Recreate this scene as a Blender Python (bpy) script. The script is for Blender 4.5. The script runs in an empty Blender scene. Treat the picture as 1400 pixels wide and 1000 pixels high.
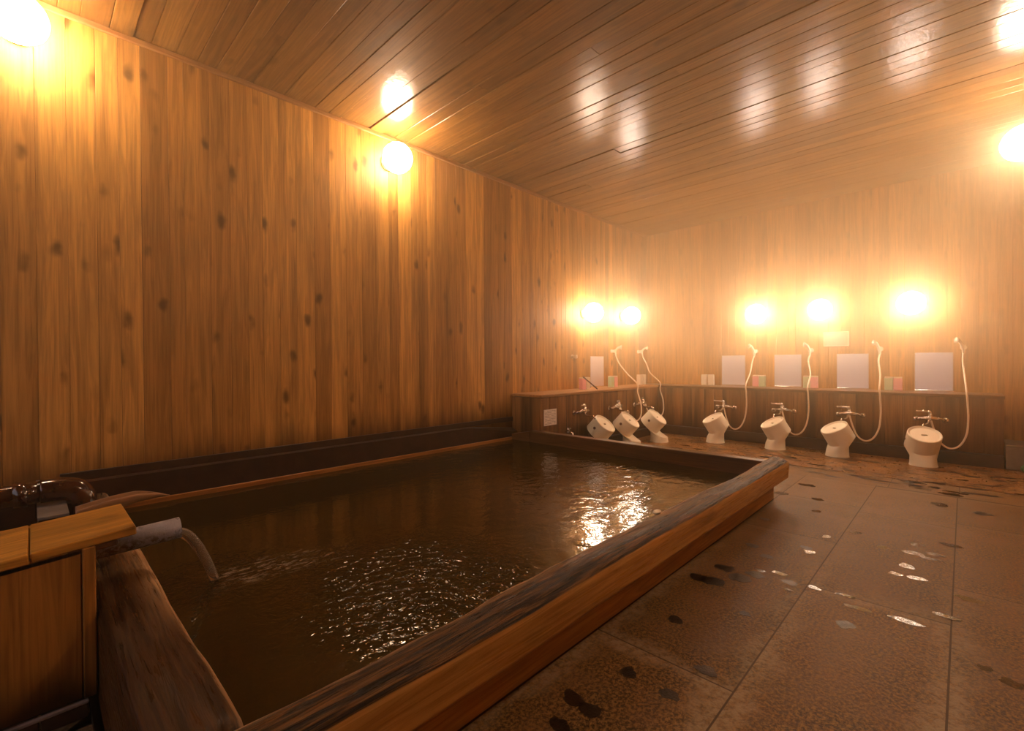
import bpy, bmesh, math, random
from mathutils import Vector, Matrix, noise
random.seed(7)
C = bpy.context.scene.collection
sc = bpy.context.scene
R = math.radians

# ---------------------------------------------------------------- camera
cam_d = bpy.data.cameras.new('camera'); cam = bpy.data.objects.new('camera', cam_d); C.objects.link(cam)
P_, RR_, YW_ = R(-0.4223), R(-0.4334), R(44.135)
fw = Vector((math.cos(YW_)*math.cos(P_), math.sin(YW_)*math.cos(P_), math.sin(P_)))
rt = fw.cross(Vector((0, 0, 1))).normalized(); up = rt.cross(fw)
rt2 = math.cos(RR_)*rt + math.sin(RR_)*up; up2 = -math.sin(RR_)*rt + math.cos(RR_)*up
M = Matrix((rt2, up2, -fw)).transposed().to_4x4(); M.translation = Vector((0, 0, 1.0))
cam.matrix_world = M
cam_d.sensor_width = 36; cam_d.sensor_fit = 'HORIZONTAL'; cam_d.lens = 637.26/1400*36
cam_d.clip_start = 0.02; cam_d.clip_end = 60
sc.camera = cam

# ---------------------------------------------------------------- world / view
w = bpy.data.worlds.new('world'); sc.world = w; w.use_nodes = True
w.node_tree.nodes['Background'].inputs[0].default_value = (0.01, 0.01, 0.012, 1)
w.node_tree.nodes['Background'].inputs[1].default_value = 0.2
sc.view_settings.view_transform = 'Standard'; sc.view_settings.look = 'None'
sc.view_settings.gamma = 1; sc.view_settings.exposure = 0.28
sc.view_settings.use_curve_mapping = False
try:
    sc.cycles.use_denoising = True
    sc.cycles.max_bounces = 8; sc.cycles.diffuse_bounces = 4; sc.cycles.glossy_bounces = 4
    sc.cycles.transmission_bounces = 6; sc.cycles.volume_bounces = 2
    sc.cycles.sample_clamp_indirect = 6
    sc.cycles.use_light_tree = False
    sc.cycles.caustics_reflective = False; sc.cycles.caustics_refractive = False
except Exception:
    pass

LAMP_FAR = 56.0     # emission of the globes over the counters
LAMP_HIGH = 70.0    # emission of the globes under the ceiling
LAMP_COL = (1.0, 0.70, 0.45)
ADDED_WINDOW_E = 0.75  # emission of the added back window, a cool fill from behind
HAZE = 0.36

# room
XF, YL, YR, XB, H = 6.6, 3.5, -0.46, -1.5, 2.92

# ---------------------------------------------------------------- node helpers
class NT:
    def __init__(s, name):
        s.m = bpy.data.materials.new(name); s.m.use_nodes = True
        s.t = s.m.node_tree; s.n = s.t.nodes; s.b = s.n['Principled BSDF']; s.out = s.n['Material Output']
    def node(s, ty, **k):
        x = s.n.new(ty)
        for a, v in k.items(): setattr(x, a, v)
        return x
    def link(s, a, b): s.t.links.new(a, b); return b
    def put(s, sock, v):
        if isinstance(v, bpy.types.NodeSocket): s.t.links.new(v, sock)
        elif isinstance(v, tuple) and len(v) == 3 and sock.type == 'RGBA': sock.default_value = (*v, 1)
        else: sock.default_value = v
    def coord(s):
        return s.node('ShaderNodeTexCoord').outputs['Object']
    def geo(s): return s.node('ShaderNodeNewGeometry')
    def mapping(s, v, scale=(1, 1, 1), loc=(0, 0, 0)):
        m = s.node('ShaderNodeMapping'); s.put(m.inputs['Vector'], v)
        m.inputs['Scale'].default_value = scale; m.inputs['Location'].default_value = loc
        return m.outputs[0]
    def noise(s, v, scale=5, detail=4, rough=.55, dist=0, col=False):
        x = s.node('ShaderNodeTexNoise'); s.put(x.inputs['Vector'], v)
        x.inputs['Scale'].default_value = scale; x.inputs['Detail'].default_value = detail
        x.inputs['Roughness'].default_value = rough; x.inputs['Distortion'].default_value = dist
        return x.outputs['Color' if col else 'Fac']
    def voro(s, v, scale=5, feature='F1', rnd=1):
        x = s.node('ShaderNodeTexVoronoi'); s.put(x.inputs['Vector'], v); x.feature = feature
        x.inputs['Scale'].default_value = scale; x.inputs['Randomness'].default_value = rnd
        return x.outputs['Distance']
    def math(s, op, a, b=0.0, c=None, clamp=False):
        x = s.node('ShaderNodeMath', operation=op, use_clamp=clamp)
        s.put(x.inputs[0], a); s.put(x.inputs[1], b)
        if c is not None: s.put(x.inputs[2], c)
        return x.outputs[0]
    def ramp(s, f, lo, hi, a=0.0, b=1.0):
        x = s.node('ShaderNodeMapRange'); x.clamp = True; x.interpolation_type = 'SMOOTHSTEP'
        s.put(x.inputs['Value'], f); x.inputs['From Min'].default_value = lo; x.inputs['From Max'].default_value = hi
        x.inputs['To Min'].default_value = a; x.inputs['To Max'].default_value = b
        return x.outputs[0]
    def mix(s, f, a, b, blend='MIX'):
        x = s.node('ShaderNodeMix', data_type='RGBA', blend_type=blend); s.put(x.inputs[0], f)
        s.put(x.inputs[6], a); s.put(x.inputs[7], b); return x.outputs[2]
    def attr(s, n): return s.node('ShaderNodeAttribute', attribute_name=n).outputs['Fac']
    def xyz(s, v):
        x = s.node('ShaderNodeSeparateXYZ'); s.put(x.inputs[0], v); return x.outputs
    def comb(s, a, b, c):
        x = s.node('ShaderNodeCombineXYZ'); s.put(x.inputs[0], a); s.put(x.inputs[1], b); s.put(x.inputs[2], c); return x.outputs[0]
    def bump(s, h, strength=.3, dist=.01, normal=None):
        x = s.node('ShaderNodeBump'); s.put(x.inputs['Height'], h); x.inputs['Strength'].default_value = strength
        x.inputs['Distance'].default_value = dist
        if normal is not None: s.put(x.inputs['Normal'], normal)
        return x.outputs[0]
    def set(s, **k):
        names = dict(color='Base Color', rough='Roughness', metal='Metallic', spec='Specular IOR Level', normal='Normal',
                     trans='Transmission Weight', ior='IOR', coat='Coat Weight', coat_rough='Coat Roughness',
                     emis='Emission Color', estr='Emission Strength', alpha='Alpha', sss='Subsurface Weight')
        for a, v in k.items(): s.put(s.b.inputs[names[a]], v)
        return s.m

def wood(name, base, dark, axis='z', across='x', grain=1.0, knots=.5, rough=.55, vary=.35, low_stain=None, bump=.25,
         coat=0., gloss_noise=0., streaks=.0):
    """boards whose grain runs along `axis`; every board carries a random value in attribute 'board'"""
    t = NT(name); v = t.coord(); b = t.attr('board')
    sx = {'x': 1, 'y': 1, 'z': 1}
    stretch = {a: (0.06 if a == axis else 1.0) for a in 'xyz'}
    off = t.comb(t.math('MULTIPLY', b, 37.0), t.math('MULTIPLY', b, 91.0), t.math('MULTIPLY', b, 53.0))
    va = t.node('ShaderNodeVectorMath', operation='ADD'); t.put(va.inputs[0], v); t.put(va.inputs[1], off)
    vv = va.outputs[0]
    g1 = t.noise(t.mapping(vv, tuple(stretch[a]*26*grain for a in 'xyz')), 1, 3, .6, 1.2)
    g2 = t.noise(t.mapping(vv, tuple((0.02 if a == axis else 1.)*120*grain for a in 'xyz')), 1, 2, .6, .3)
    col = t.mix(t.ramp(g1, .3, .72), base, tuple(c*.62 for c in base))
    col = t.mix(t.math('MULTIPLY', t.ramp(g2, .45, .7), .35), col, dark)
    # plank tint
    bt = t.math('MULTIPLY_ADD', b, vary, 1-vary*.6)
    col = t.mix(1.0, col, t.comb(bt, t.math('POWER', bt, 1.15), t.math('POWER', bt, 1.3)), 'MULTIPLY')
    if knots > 0:
        kv = t.mapping(vv, tuple((3.6 if a == axis else 7.5) for a in 'xyz'))
        nz = t.noise(vv, 9, 2, .5, 0, True)
        vm = t.node('ShaderNodeVectorMath', operation='MULTIPLY_ADD'); t.put(vm.inputs[0], nz); vm.inputs[1].default_value = (.35, .35, .35); t.put(vm.inputs[2], kv)
        k = t.voro(vm.outputs[0], 1.0)
        gate = t.ramp(t.noise(vv, 2.3, 1, .5), .36, .50)
        km = t.math('MULTIPLY', t.ramp(k, .07, .27, 1, 0), gate)
        col = t.mix(t.math('MULTIPLY', km, knots), col, tuple(c*.35 for c in dark))
    if streaks > 0:
        s1 = t.noise(t.mapping(vv, tuple((.5 if a == axis else 7.) for a in 'xyz')), 1, 2, .6)
        col = t.mix(t.math('MULTIPLY', t.ramp(s1, .48, .68), streaks), col, tuple(c*.3 for c in dark))
    if low_stain:
        z0, z1, amt = low_stain
        z = t.xyz(t.geo().outputs['Position'])[2]
        zz = t.math('ADD', z, t.math('MULTIPLY', t.math('SUBTRACT', t.noise(t.mapping(vv, (6, 6, .8)), 1, 4, .6), .5), 1.3*(z1-z0)))
        col = t.mix(t.math('MULTIPLY', t.ramp(zz, z0, z1, 1, 0), amt), col, tuple(c*.25 for c in dark))
    h = t.math('ADD', t.math('MULTIPLY', g1, .6), t.math('MULTIPLY', g2, .4))
    r = rough
    if gloss_noise > 0:
        r = t.ramp(t.noise(vv, 14, 4, .6), .3, .7, rough-gloss_noise, rough+gloss_noise)
    nrm = t.bump(h, bump, .004)
    if coat > 0:
        nrm2 = t.bump(t.noise(vv, 42, 3, .65), .36, .004)
        t.put(t.b.inputs['Coat Normal'], nrm2)
    return t.set(color=col, rough=r, normal=nrm, coat=coat, coat_rough=.15, spec=.2)

# ---------------------------------------------------------------- materials
MAT = {}
BASE = (.60, .285, .062); DARK = (.20, .07, .012)
MAT['wall'] = wood('wall boards', BASE, DARK, 'z', knots=.85, rough=.5, low_stain=(.35, .62, .75), streaks=.4, vary=.5)
MAT['wall_far'] = wood('far wall boards', BASE, DARK, 'z', knots=.35, rough=.5, streaks=.2)
MAT['ceiling'] = wood('ceiling boards', (.27, .125, .025), (.09, .034, .006), 'y', knots=.35, rough=.6, vary=.4, coat=.85, bump=.3, gloss_noise=.06)
MAT['counter'] = wood('counter boards', (.30, .13, .035), (.07, .026, .008), 'z', knots=.25, rough=.55, vary=.5, low_stain=(.1, .5, .7), streaks=.75)
MAT['worktop'] = wood('worktop wood', (.17, .075, .022), (.05, .02, .007), 'y', knots=.1, rough=.4, vary=.2)
MAT['box'] = wood('box boards', (.46, .20, .035), (.12, .045, .008), 'z', knots=.4, rough=.45, low_stain=(.06, .2, .95), vary=.2, streaks=.3)
MAT['lid'] = wood('lid boards', (.60, .28, .04), (.12, .04, .008), 'x', knots=.5, rough=.32, vary=.25, bump=.4, streaks=.4)
MAT['trim'] = wood('trim wood', (.40, .19, .065), DARK, 'x', knots=.1, rough=.5)
MAT['band'] = wood('wet band wood', (.42, .17, .04), (.12, .045, .01), 'x', knots=.1, rough=.35)
MAT['rimwood'] = wood('wet rim wood', (.13, .055, .018), (.03, .012, .005), 'y', knots=.2, rough=.3, bump=.5, streaks=.5)
MAT['scoop'] = wood('pale scoop wood', (.62, .36, .17), (.25, .11, .04), 'x', knots=.0, rough=.4)
MAT['plinth'] = wood('plinth wood', (.60, .34, .11), (.22, .10, .03), 'x', knots=.2, rough=.5, vary=.1)

def weathered(name, axis, FA=(.56, .31, .09), FB=(.33, .16, .04), TA=(.012, .006, .003), TB=(.15, .065, .016), TL=.47, TH=.66, TG=.40):
    t = NT(name); v = t.coord()
    sc1 = tuple((1.6 if a == axis else 38.) for a in 'xyz'); sc2 = tuple((5. if a == axis else 130.) for a in 'xyz')
    g1 = t.noise(t.mapping(v, sc1), 1, 6, .65, 1.6); g2 = t.noise(t.mapping(v, sc2), 1, 4, .6, .5)
    big = t.noise(t.mapping(v, tuple((1.4 if a == axis else 4.) for a in 'xyz')), 1, 4, .6)
    wx = t.attr('worn')                                   # 1 on the eroded upper side, 0 on the sawn face
    face = t.mix(t.ramp(g1, .35, .7), FA, FB)
    face = t.mix(t.ramp(big, .60, .78, 0, .75), face, (.06, .025, .008))
    top = t.mix(t.ramp(g1, TL, TH), TA, TB)
    top = t.mix(t.math('MULTIPLY', t.ramp(g2, .5, .68), TG), top, (.36, .19, .06))
    worn = t.ramp(t.math('ADD', wx, t.math('MULTIPLY', t.math('SUBTRACT', big, .5), .9)), .35, .62)
    pale = t.attr('pale')
    col = t.mix(worn, face, top)
    col = t.mix(t.math('MULTIPLY', pale, t.ramp(g1, .3, .55)), col, (.5, .30, .15))
    h = t.math('ADD', t.math('MULTIPLY', g1, .7), t.math('MULTIPLY', g2, .3))
    st = t.math('MULTIPLY_ADD', worn, .7, .15)
    bp = t.node('ShaderNodeBump'); t.put(bp.inputs['Height'], h); t.put(bp.inputs['Strength'], st); bp.inputs['Distance'].default_value = .012 if axis == 'x' else .005
    return t.set(color=col, rough=t.ramp(g2, .3, .7, .22, .55), normal=bp.outputs[0], spec=.14)
MAT['log_x'] = weathered('weathered log along x', 'x')
MAT['log_y'] = weathered('smooth worn log along y', 'y', FA=(.10, .045, .012), FB=(.05, .02, .006), TA=(.022, .009, .003), TB=(.062, .025, .006), TL=.3, TH=.75, TG=.10)

# stone slabs
t = NT('stone slabs'); v = t.geo().outputs['Position']; e = t.attr('edge'); b = t.attr('board')
n1 = t.noise(v, 95, 4, .75); n2 = t.noise(v, 5, 4, .6); n3 = t.noise(v, 38, 3, .6)
col = t.mix(t.ramp(n1, .40, .62), (.040, .020, .005), (.29, .160, .050))
col = t.mix(t.ramp(n2, .35, .7, 0, .55), col, (.20, .11, .05))
ef = t.math('MULTIPLY', t.ramp(t.math('ADD', e, t.math('MULTIPLY', t.math('SUBTRACT', n2, .5), 1.6)), .35, .95), t.ramp(n3, .35, .6, .25, 1))
px = t.xyz(v)
ef = t.math('MULTIPLY', ef, t.ramp(px[0], 2.6, 1.9, 0, 1) if False else t.ramp(px[0], 1.7, 3.0, 1, .12))
col = t.mix(t.math('MULTIPLY', ef, .75), col, (.33, .25, .15))
bt = t.math('MULTIPLY_ADD', b, .3, .85)
col = t.mix(1., col, t.comb(bt, bt, bt), 'MULTIPLY')
rg = t.ramp(n1, .3, .7, .30, .65)
bp = t.node('ShaderNodeBump'); bp.inputs['Distance'].default_value = .004
t.put(bp.inputs['Height'], t.math('ADD', t.math('MULTIPLY', n1, .5), t.math('MULTIPLY', n3, .6)))
bp.inputs['Strength'].default_value = .9
MAT['slab'] = t.set(color=col, rough=rg, normal=bp.outputs[0], spec=.20)

# small dark-dashed mosaic near the counters
t = NT('wet mosaic strip'); v = t.geo().outputs['Position']
br = t.node('ShaderNodeTexBrick'); t.put(br.inputs['Vector'], t.comb(t.xyz(v)[1], t.xyz(v)[0], 0.0))
br.inputs['Scale'].default_value = 1; br.inputs['Brick Width'].default_value = .11; br.inputs['Row Height'].default_value = .055
br.inputs['Mortar Size'].default_value = .003; br.inputs['Color1'].default_value = (.26, .12, .022, 1); br.inputs['Color2'].default_value = (.13, .055, .012, 1)
br.inputs['Mortar'].default_value = (.06, .025, .01, 1)
rs = t.noise(t.mapping(v, (17, 8, 1)), 1, 2, .5)
col = t.mix(t.ramp(rs, .60, .66), br.outputs['Color'], (.015, .007, .003))
col = t.mix(t.ramp(t.noise(v, 3, 3, .6), .3, .7, 0, .5), col, (.22, .10, .03))
MAT['mosaic'] = t.set(color=col, rough=t.ramp(t.noise(v, 20, 3, .6), .3, .7, .25, .5), normal=t.bump(t.noise(v, 60, 3, .6), .4, .004))

def plain(name, col, rough=.5, metal=0., spec=.5, nscale=0, namt=.2, bump=0., **k):
    t = NT(name); c = col
    if nscale:
        n = t.noise(t.coord(), nscale, 4, .6)
        c = t.mix(t.ramp(n, .3, .7, 0, namt), col, tuple(x*.35 for x in col))
        if bump: t.put(t.b.inputs['Normal'], t.bump(n, bump, .003))
    return t.set(color=c, rough=rough, metal=metal, spec=spec, **k)
MAT['tile_dark'] = plain('dark ledge tile', (.045, .020, .010), .45, spec=.25, nscale=9, namt=.6, bump=.15)
MAT['tile_grey'] = plain('grey strip tile', (.17, .14, .12), .45, nscale=14, namt=.7, bump=.2)
MAT['joint'] = plain('joint mortar', (.085, .055, .03), .8, nscale=30)
MAT['curb'] = plain('curb tile', (.075, .045, .03), .35, nscale=12, namt=.6, bump=.15)
MAT['curb_edge'] = plain('curb tile edge', (.40, .33, .28), .5, nscale=25, namt=.5)
MAT['white'] = plain('stool plastic', (.86, .76, .58), .38, nscale=8, namt=.06)
MAT['white_dark'] = plain('stool plug', (.13, .06, .035), .5)
MAT['hole'] = plain('stool hollow shade', (.35, .22, .08), .6)  # shade inside the stool put into the colour
MAT['chrome'] = plain('chrome', (.80, .74, .68), .16, 1.0)
MAT['hose'] = plain('hose plastic', (.80, .62, .42), .4)
MAT['pale_plastic'] = plain('shower plastic', (.80, .66, .48), .35)
MAT['soap_green'] = plain('greenish bottle plastic', (.55, .66, .42), .35)
MAT['soap_pink'] = plain('pink bottle plastic', (.88, .42, .42), .35)
MAT['soap_cream'] = plain('cream bottle plastic', (.82, .70, .52), .35)
MAT['stick'] = plain('dark rod', (.07, .03, .015), .5)
MAT['paper'] = plain('paper', (.80, .70, .60), .6)
MAT['ink'] = plain('ink', (.16, .09, .06), .7)
MAT['board_pale'] = plain('pale board', (.62, .44, .27), .5)
MAT['grey_block'] = plain('grey plastic', (.20, .145, .10), .6, nscale=20, namt=.3)
MAT['green'] = plain('green cloth', (.02, .14, .045), .7)
MAT['steel_pipe'] = (lambda t: t.set(color=t.mix(t.math('MULTIPLY', t.ramp(t.noise(t.coord(), 60, 5, .7), .45, .58), t.ramp(t.xyz(t.coord())[2], .43, .39)), (.24, .23, .28), (.07, .04, .02)), metal=.2,
                     rough=t.ramp(t.noise(t.coord(), 30, 4, .6), .3, .7, .22, .55), normal=t.bump(t.noise(t.coord(), 60, 4, .7), .6, .004)))(NT('scaled grey pipe'))
MAT['brown_pipe'] = plain('glazed brown pipe', (.055, .015, .005), .09, nscale=25, namt=.5, bump=.12, coat=.3)
MAT['globe_far'] = NT('lit globe over counter').set(color=(.9, .85, .8), emis=LAMP_COL, estr=LAMP_FAR)
MAT['globe_high'] = NT('lit globe under ceiling').set(color=(.9, .85, .8), emis=LAMP_COL, estr=LAMP_HIGH)
MAT['lamp_base'] = plain('lamp base', (.45, .38, .30), .4, .6)
t = NT('misted mirror glass'); v = t.coord()
MAT['mirror'] = t.set(color=(.84, .80, .84), metal=.72, rough=t.ramp(t.noise(t.mapping(v, (30, 30, 3)), 1, 3, .6), .3, .7, .30, .42),
                      normal=t.bump(t.noise(t.mapping(v, (40, 40, 5)), 1, 3, .6), .04, .002))
MAT['mirror_edge'] = plain('mirror edge', (.75, .68, .66), .3, .4)
t = NT('added glowing pane'); v = t.coord()
MAT['pane'] = t.set(color=(.7, .75, .8), rough=.4, emis=(.80, .82, 1.0), estr=ADDED_WINDOW_E)  # pane made to glow, added as the unseen source of cool light
t = NT('murky spring water'); v = t.geo().outputs['Position']
IMP = (.475, 2.03)
p = t.xyz(v)
dx = t.math('SUBTRACT', p[0], IMP[0]); dy = t.math('SUBTRACT', p[1], IMP[1])
d = t.math('SQRT', t.math('ADD', t.math('MULTIPLY', dx, dx), t.math('MULTIPLY', dy, dy)))
d2x = t.math('SUBTRACT', p[0], 1.0); d2y = t.math('SUBTRACT', p[1], 1.5)
d2 = t.math('SQRT', t.math('ADD', t.math('MULTIPLY', d2x, d2x), t.math('MULTIPLY', d2y, d2y)))
near = t.math('MAXIMUM', t.ramp(d, .05, .35, .8, 0), t.ramp(d2, .15, .62, 1, 0))
rip = t.noise(t.mapping(v, (30, 30, 1)), 1, 2, .5, .5)
rip2 = t.noise(t.mapping(v, (11, 13, 1)), 1, 3, .6, .4)
swell = t.noise(t.mapping(v, (5, 5, 1)), 1, 2, .5)
rings = t.math('MULTIPLY', t.math('SINE', t.math('MULTIPLY', d, 90.)), t.ramp(d, .0, .4, 1, 0))
hh = t.math('ADD', t.math('ADD', t.math('MULTIPLY', rip, t.math('MULTIPLY_ADD', near, 1.9, .06)), t.math('MULTIPLY', rip2, t.ramp(p[0], 1.0, 2.2, .10, .55))), t.math('ADD', t.math('MULTIPLY', swell, .30), t.math('MULTIPLY', rings, .08)))
fo = t.noise(t.mapping(v, (8, 20, 1)), 2.2, 6, .75, .8)
fy = t.math('ABSOLUTE', t.math('SUBTRACT', dy, t.math('MULTIPLY', dx, -.15)))
foam = t.math('MULTIPLY', t.math('MULTIPLY', t.ramp(fo, .48, .66), t.ramp(fy, .03, .16, 1, 0)), t.math('MULTIPLY', t.ramp(dx, -.05, .03), t.ramp(dx, .1, .6, 1, 0)))
col = t.mix(t.math('MULTIPLY', foam, .85), t.mix(swell, (.018, .010, .0012), (.034, .019, .002)), (.35, .27, .18))
MAT['water'] = t.set(color=col, rough=.05, ior=1.33, spec=.5, normal=t.bump(hh, .42, .022))
MAT['stream'] = NT('falling water').set(color=(1, .93, .82), rough=.08, ior=1.33, trans=.86)

# ---------------------------------------------------------------- mesh helpers
def link(name, bm, mats, parent=None, smooth=False, kind=None):
    me = bpy.data.meshes.new(name)
    bmesh.ops.recalc_face_normals(bm, faces=bm.faces)
    bm.to_mesh(me); bm.free()
    for m in (mats if isinstance(mats, (list, tuple)) else [mats]): me.materials.append(MAT[m] if isinstance(m, str) else m)
    if smooth:
        for f in me.polygons: f.use_smooth = True
    o = bpy.data.objects.new(name, me); C.objects.link(o)
    if parent is not None: o.parent = parent
    if kind: o['kind'] = kind
    return o
def tag(o, label, cat, group=None):
    o['label'] = label; o['category'] = cat
    if group: o['group'] = group
    return o
def thing(name, label, cat, loc=(0, 0, 0), rz=0, group=None):
    o = bpy.data.objects.new(name, None); C.objects.link(o); o.location = loc; o.rotation_euler = (0, 0, rz)
    o.empty_display_size = .05
    return tag(o, label, cat, group)
def box(bm, a, b, bev=0, mat=0, mtx=None, val=None, seg=1):
    r = bmesh.ops.create_cube(bm, size=1)
    vs = r['verts']
    c = [(a[i]+b[i])/2 for i in range(3)]; s = [abs(b[i]-a[i]) for i in range(3)]
    for q in vs: q.co = Vector((c[0]+q.co.x*s[0], c[1]+q.co.y*s[1], c[2]+q.co.z*s[2]))
    fs = set(f for q in vs for f in q.link_faces)
    if bev:
        es = list(set(e for f in fs for e in f.edges))
        rr = bmesh.ops.bevel(bm, geom=es, offset=bev, segments=seg, affect='EDGES', profile=.5)
        fs = set(f for f in rr['faces']) | set(f for q in rr['verts'] for f in q.link_faces)
        vs = list(set(q for f in fs for q in f.verts))
    for f in fs: f.material_index = mat
    if val is not None:
        l = bm.verts.layers.float.get('board') or bm.verts.layers.float.new('board')
        for q in vs: q[l] = val
    if mtx is not None:
        for q in vs: q.co = mtx @ q.co
    return vs
def new(board=True):
    bm = bmesh.new()
    if board: bm.verts.layers.float.new('board')
    return bm
def tube(bm, pts, rad, n=12, cap=True, mat=0):
    pts = [Vector(p) for p in pts]; rads = rad if isinstance(rad, (list, tuple)) else [rad]*len(pts)
    prev = None; rings = []
    t0 = (pts[1]-pts[0]).normalized(); nrm = t0.orthogonal().normalized()
    for i, p_ in enumerate(pts):
        tg = ((pts[min(i+1, len(pts)-1)] - pts[max(i-1, 0)])).normalized()
        nrm = (nrm - tg*nrm.dot(tg)).normalized(); bn = tg.cross(nrm)
        rings.append([bm.verts.new(p_ + (nrm*math.cos(2*math.pi*k/n) + bn*math.sin(2*math.pi*k/n))*rads[i]) for k in range(n)])
    for a_, b_ in zip(rings, rings[1:]):
        for k in range(n):
            f = bm.faces.new((a_[k], a_[(k+1) % n], b_[(k+1) % n], b_[k])); f.material_index = mat
    if cap:
        bm.faces.new(rings[0][::-1]).material_index = mat; bm.faces.new(rings[-1]).material_index = mat
    return rings
def spline(pts, n=8):
    P = [Vector(p) for p in pts]; P = [P[0]*2-P[1]] + P + [P[-1]*2-P[-2]]; out = []
    for i in range(1, len(P)-2):
        for k in range(n):
            s = k/n; a, b, c, d_ = P[i-1], P[i], P[i+1], P[i+2]
            out.append(.5*((2*b) + (c-a)*s + (2*a-5*b+4*c-d_)*s*s + (3*b-a-3*c+d_)*s**3))
    out.append(P[-2]); return out
def lathe(bm, prof, n=32, c=(0, 0, 0), mat=0):
    rings = []
    for r_, z in prof:
        rings.append([bm.verts.new((c[0]+r_*math.cos(2*math.pi*k/n), c[1]+r_*math.sin(2*math.pi*k/n), c[2]+z)) for k in range(n)] if r_ > 1e-5 else [bm.verts.new((c[0], c[1], c[2]+z))])
    for a_, b_ in zip(rings, rings[1:]):
        for k in range(n):
            q = (k+1) % n
            if len(a_) == 1 and len(b_) > 1: f = bm.faces.new((a_[0], b_[q], b_[k]))
            elif len(b_) == 1 and len(a_) > 1: f = bm.faces.new((a_[k], a_[q], b_[0]))
            elif len(a_) > 1: f = bm.faces.new((a_[k], a_[q], b_[q], b_[k]))
            f.material_index = mat

# ---------------------------------------------------------------- setting
rnd = random.Random(3)
def boards(bm, a0, a1, width, make, jitter=.3):
    x = a0
    while x < a1 - 1e-4:
        ww = min(width*rnd.uniform(1-jitter, 1+jitter), a1-x)
        if a1-x-ww < width*.35: ww = a1-x
        make(bm, x, x+ww, rnd.random()); x += ww
G = .0006
bm = new()
boards(bm, XB, XF, .105, lambda bm, a, b, v: box(bm, (a+G, YL, .36), (b-G, YL+.02, H), .0012, val=v), .35)
box(bm, (XB, YL+.012, -.4), (XF, YL+.14, H), val=.2)
link('wall_left', bm, 'wall', kind='structure')
bm = new()
boards(bm, YR, YL+.14, .11, lambda bm, a, b, v: box(bm, (XF, a+G, 0), (XF+.02, b-G, H), .0012, val=v), .3)
box(bm, (XF+.012, YR-.14, -.4), (XF+.14, YL+.14, H), val=.2)
link('wall_far', bm, 'wall_far', kind='structure')
bm = new()
boards(bm, XB, XF, .11, lambda bm, a, b, v: box(bm, (a+G, YR-.02, 0), (b-G, YR, H), .003, val=v), .3)
box(bm, (XB, YR-.14, -.4), (XF, YR-.012, H), val=.2)
link('wall_right', bm, 'wall_far', kind='structure')
# back wall around an added window, stand-in for unseen cool light
WY0, WY1, WZ0, WZ1 = .1, 3.1, .62, 1.95
bm = new()
def bk(bm, a, b, v):
    if b <= WY0 or a >= WY1: box(bm, (XB-.02, a+G, 0), (XB, b-G, H), .003, val=v)
    else:
        box(bm, (XB-.02, a+G, 0), (XB, b-G, WZ0), .003, val=v); box(bm, (XB-.02, a+G, WZ1), (XB, b-G, H), .003, val=v)
boards(bm, YR, WY0, .11, bk); boards(bm, WY0, WY1, .11, bk); boards(bm, WY1, YL, .11, bk)
for a, b in (((XB-.14, YR-.14, -.4), (XB-.012, WY0, H)), ((XB-.14, WY1, -.4), (XB-.012, YL+.14, H)),
             ((XB-.14, WY0, -.4), (XB-.012, WY1, WZ0)), ((XB-.14, WY0, WZ1), (XB-.012, WY1, H))):
    box(bm, a, b, val=.3)
link('wall_back', bm, 'wall_far', kind='structure')
bm = new()
for a, b in (((XB-.10, WY0, WZ0), (XB+.02, WY1, WZ0+.05)), ((XB-.10, WY0, WZ1-.05), (XB+.02, WY1, WZ1)),
             ((XB-.10, WY0, WZ0+.05), (XB+.02, WY0+.05, WZ1-.05)), ((XB-.10, WY1-.05, WZ0+.05), (XB+.02, WY1, WZ1-.05)),
             ((XB-.08, 1.57, WZ0+.05), (XB+.0, 1.63, WZ1-.05))):
    box(bm, a, b, .004, val=.5)
win = link('added_window_1', bm, 'trim', kind='structure')
bm = new(False); box(bm, (XB-.07, WY0+.04, WZ0+.04), (XB-.06, WY1-.04, WZ1-.04)); link('pane', bm, 'pane', win)

# ceiling: boards run along y; each one hangs a hair differently
bm = new()
x = XB
while x < XF+.13:
    ww = rnd.uniform(.085, .125); x1 = min(x+ww, XF+.14)
    v0 = rnd.random()
    ycuts = [YR-.14, YL+.14]
    if rnd.random() < .5: ycuts.insert(1, rnd.uniform(.0, 3.0))
    for ya, yb in zip(ycuts, ycuts[1:]):
        vv = min(1, max(0, v0 + rnd.uniform(-.08, .08)))
        tilt = rnd.gauss(0, .006); dz = rnd.uniform(-.002, .002); cx = (x+x1)/2
        mt = Matrix.Translation((cx, 0, H+.012+dz)) @ Matrix.Rotation(tilt, 4, 'Y') @ Matrix.Rotation(rnd.gauss(0, .0012), 4, 'X') @ Matrix.Translation((-cx, 0, -(H+.012)))
        lbv = bm.verts.layers.float['board']; NSEG = 3; rows_ = []
        for yy in (ya+.0005, yb-.0005):
            row = []
            for k in range(NSEG+1):
                u = (0, .025, .975, 1)[k]; edge = .002 if k in (0, NSEG) else 0
                q = bm.verts.new(mt @ Vector((x+.0004+(x1-x-.0008)*u, yy, H + .0002*(2*u-1)**2 + edge))); q[lbv] = vv; row.append(q)
            for xx in (x1-.0004, x+.0004):
                q = bm.verts.new(mt @ Vector((xx, yy, H+.022))); q[lbv] = vv; row.append(q)
            rows_.append(row)
        for k in range(NSEG+3):
            q = (k+1) % (NSEG+3); f = bm.faces.new((rows_[0][k], rows_[1][k], rows_[1][q], rows_[0][q])); f.smooth = False
        bm.faces.new(rows_[0]); bm.faces.new(rows_[1][::-1])
    x = x1
box(bm, (XB-.14, YR-.14, H+.03), (XF+.14, YL+.14, H+.12), val=.1)
link('ceiling', bm, 'ceiling', kind='structure')
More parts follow.
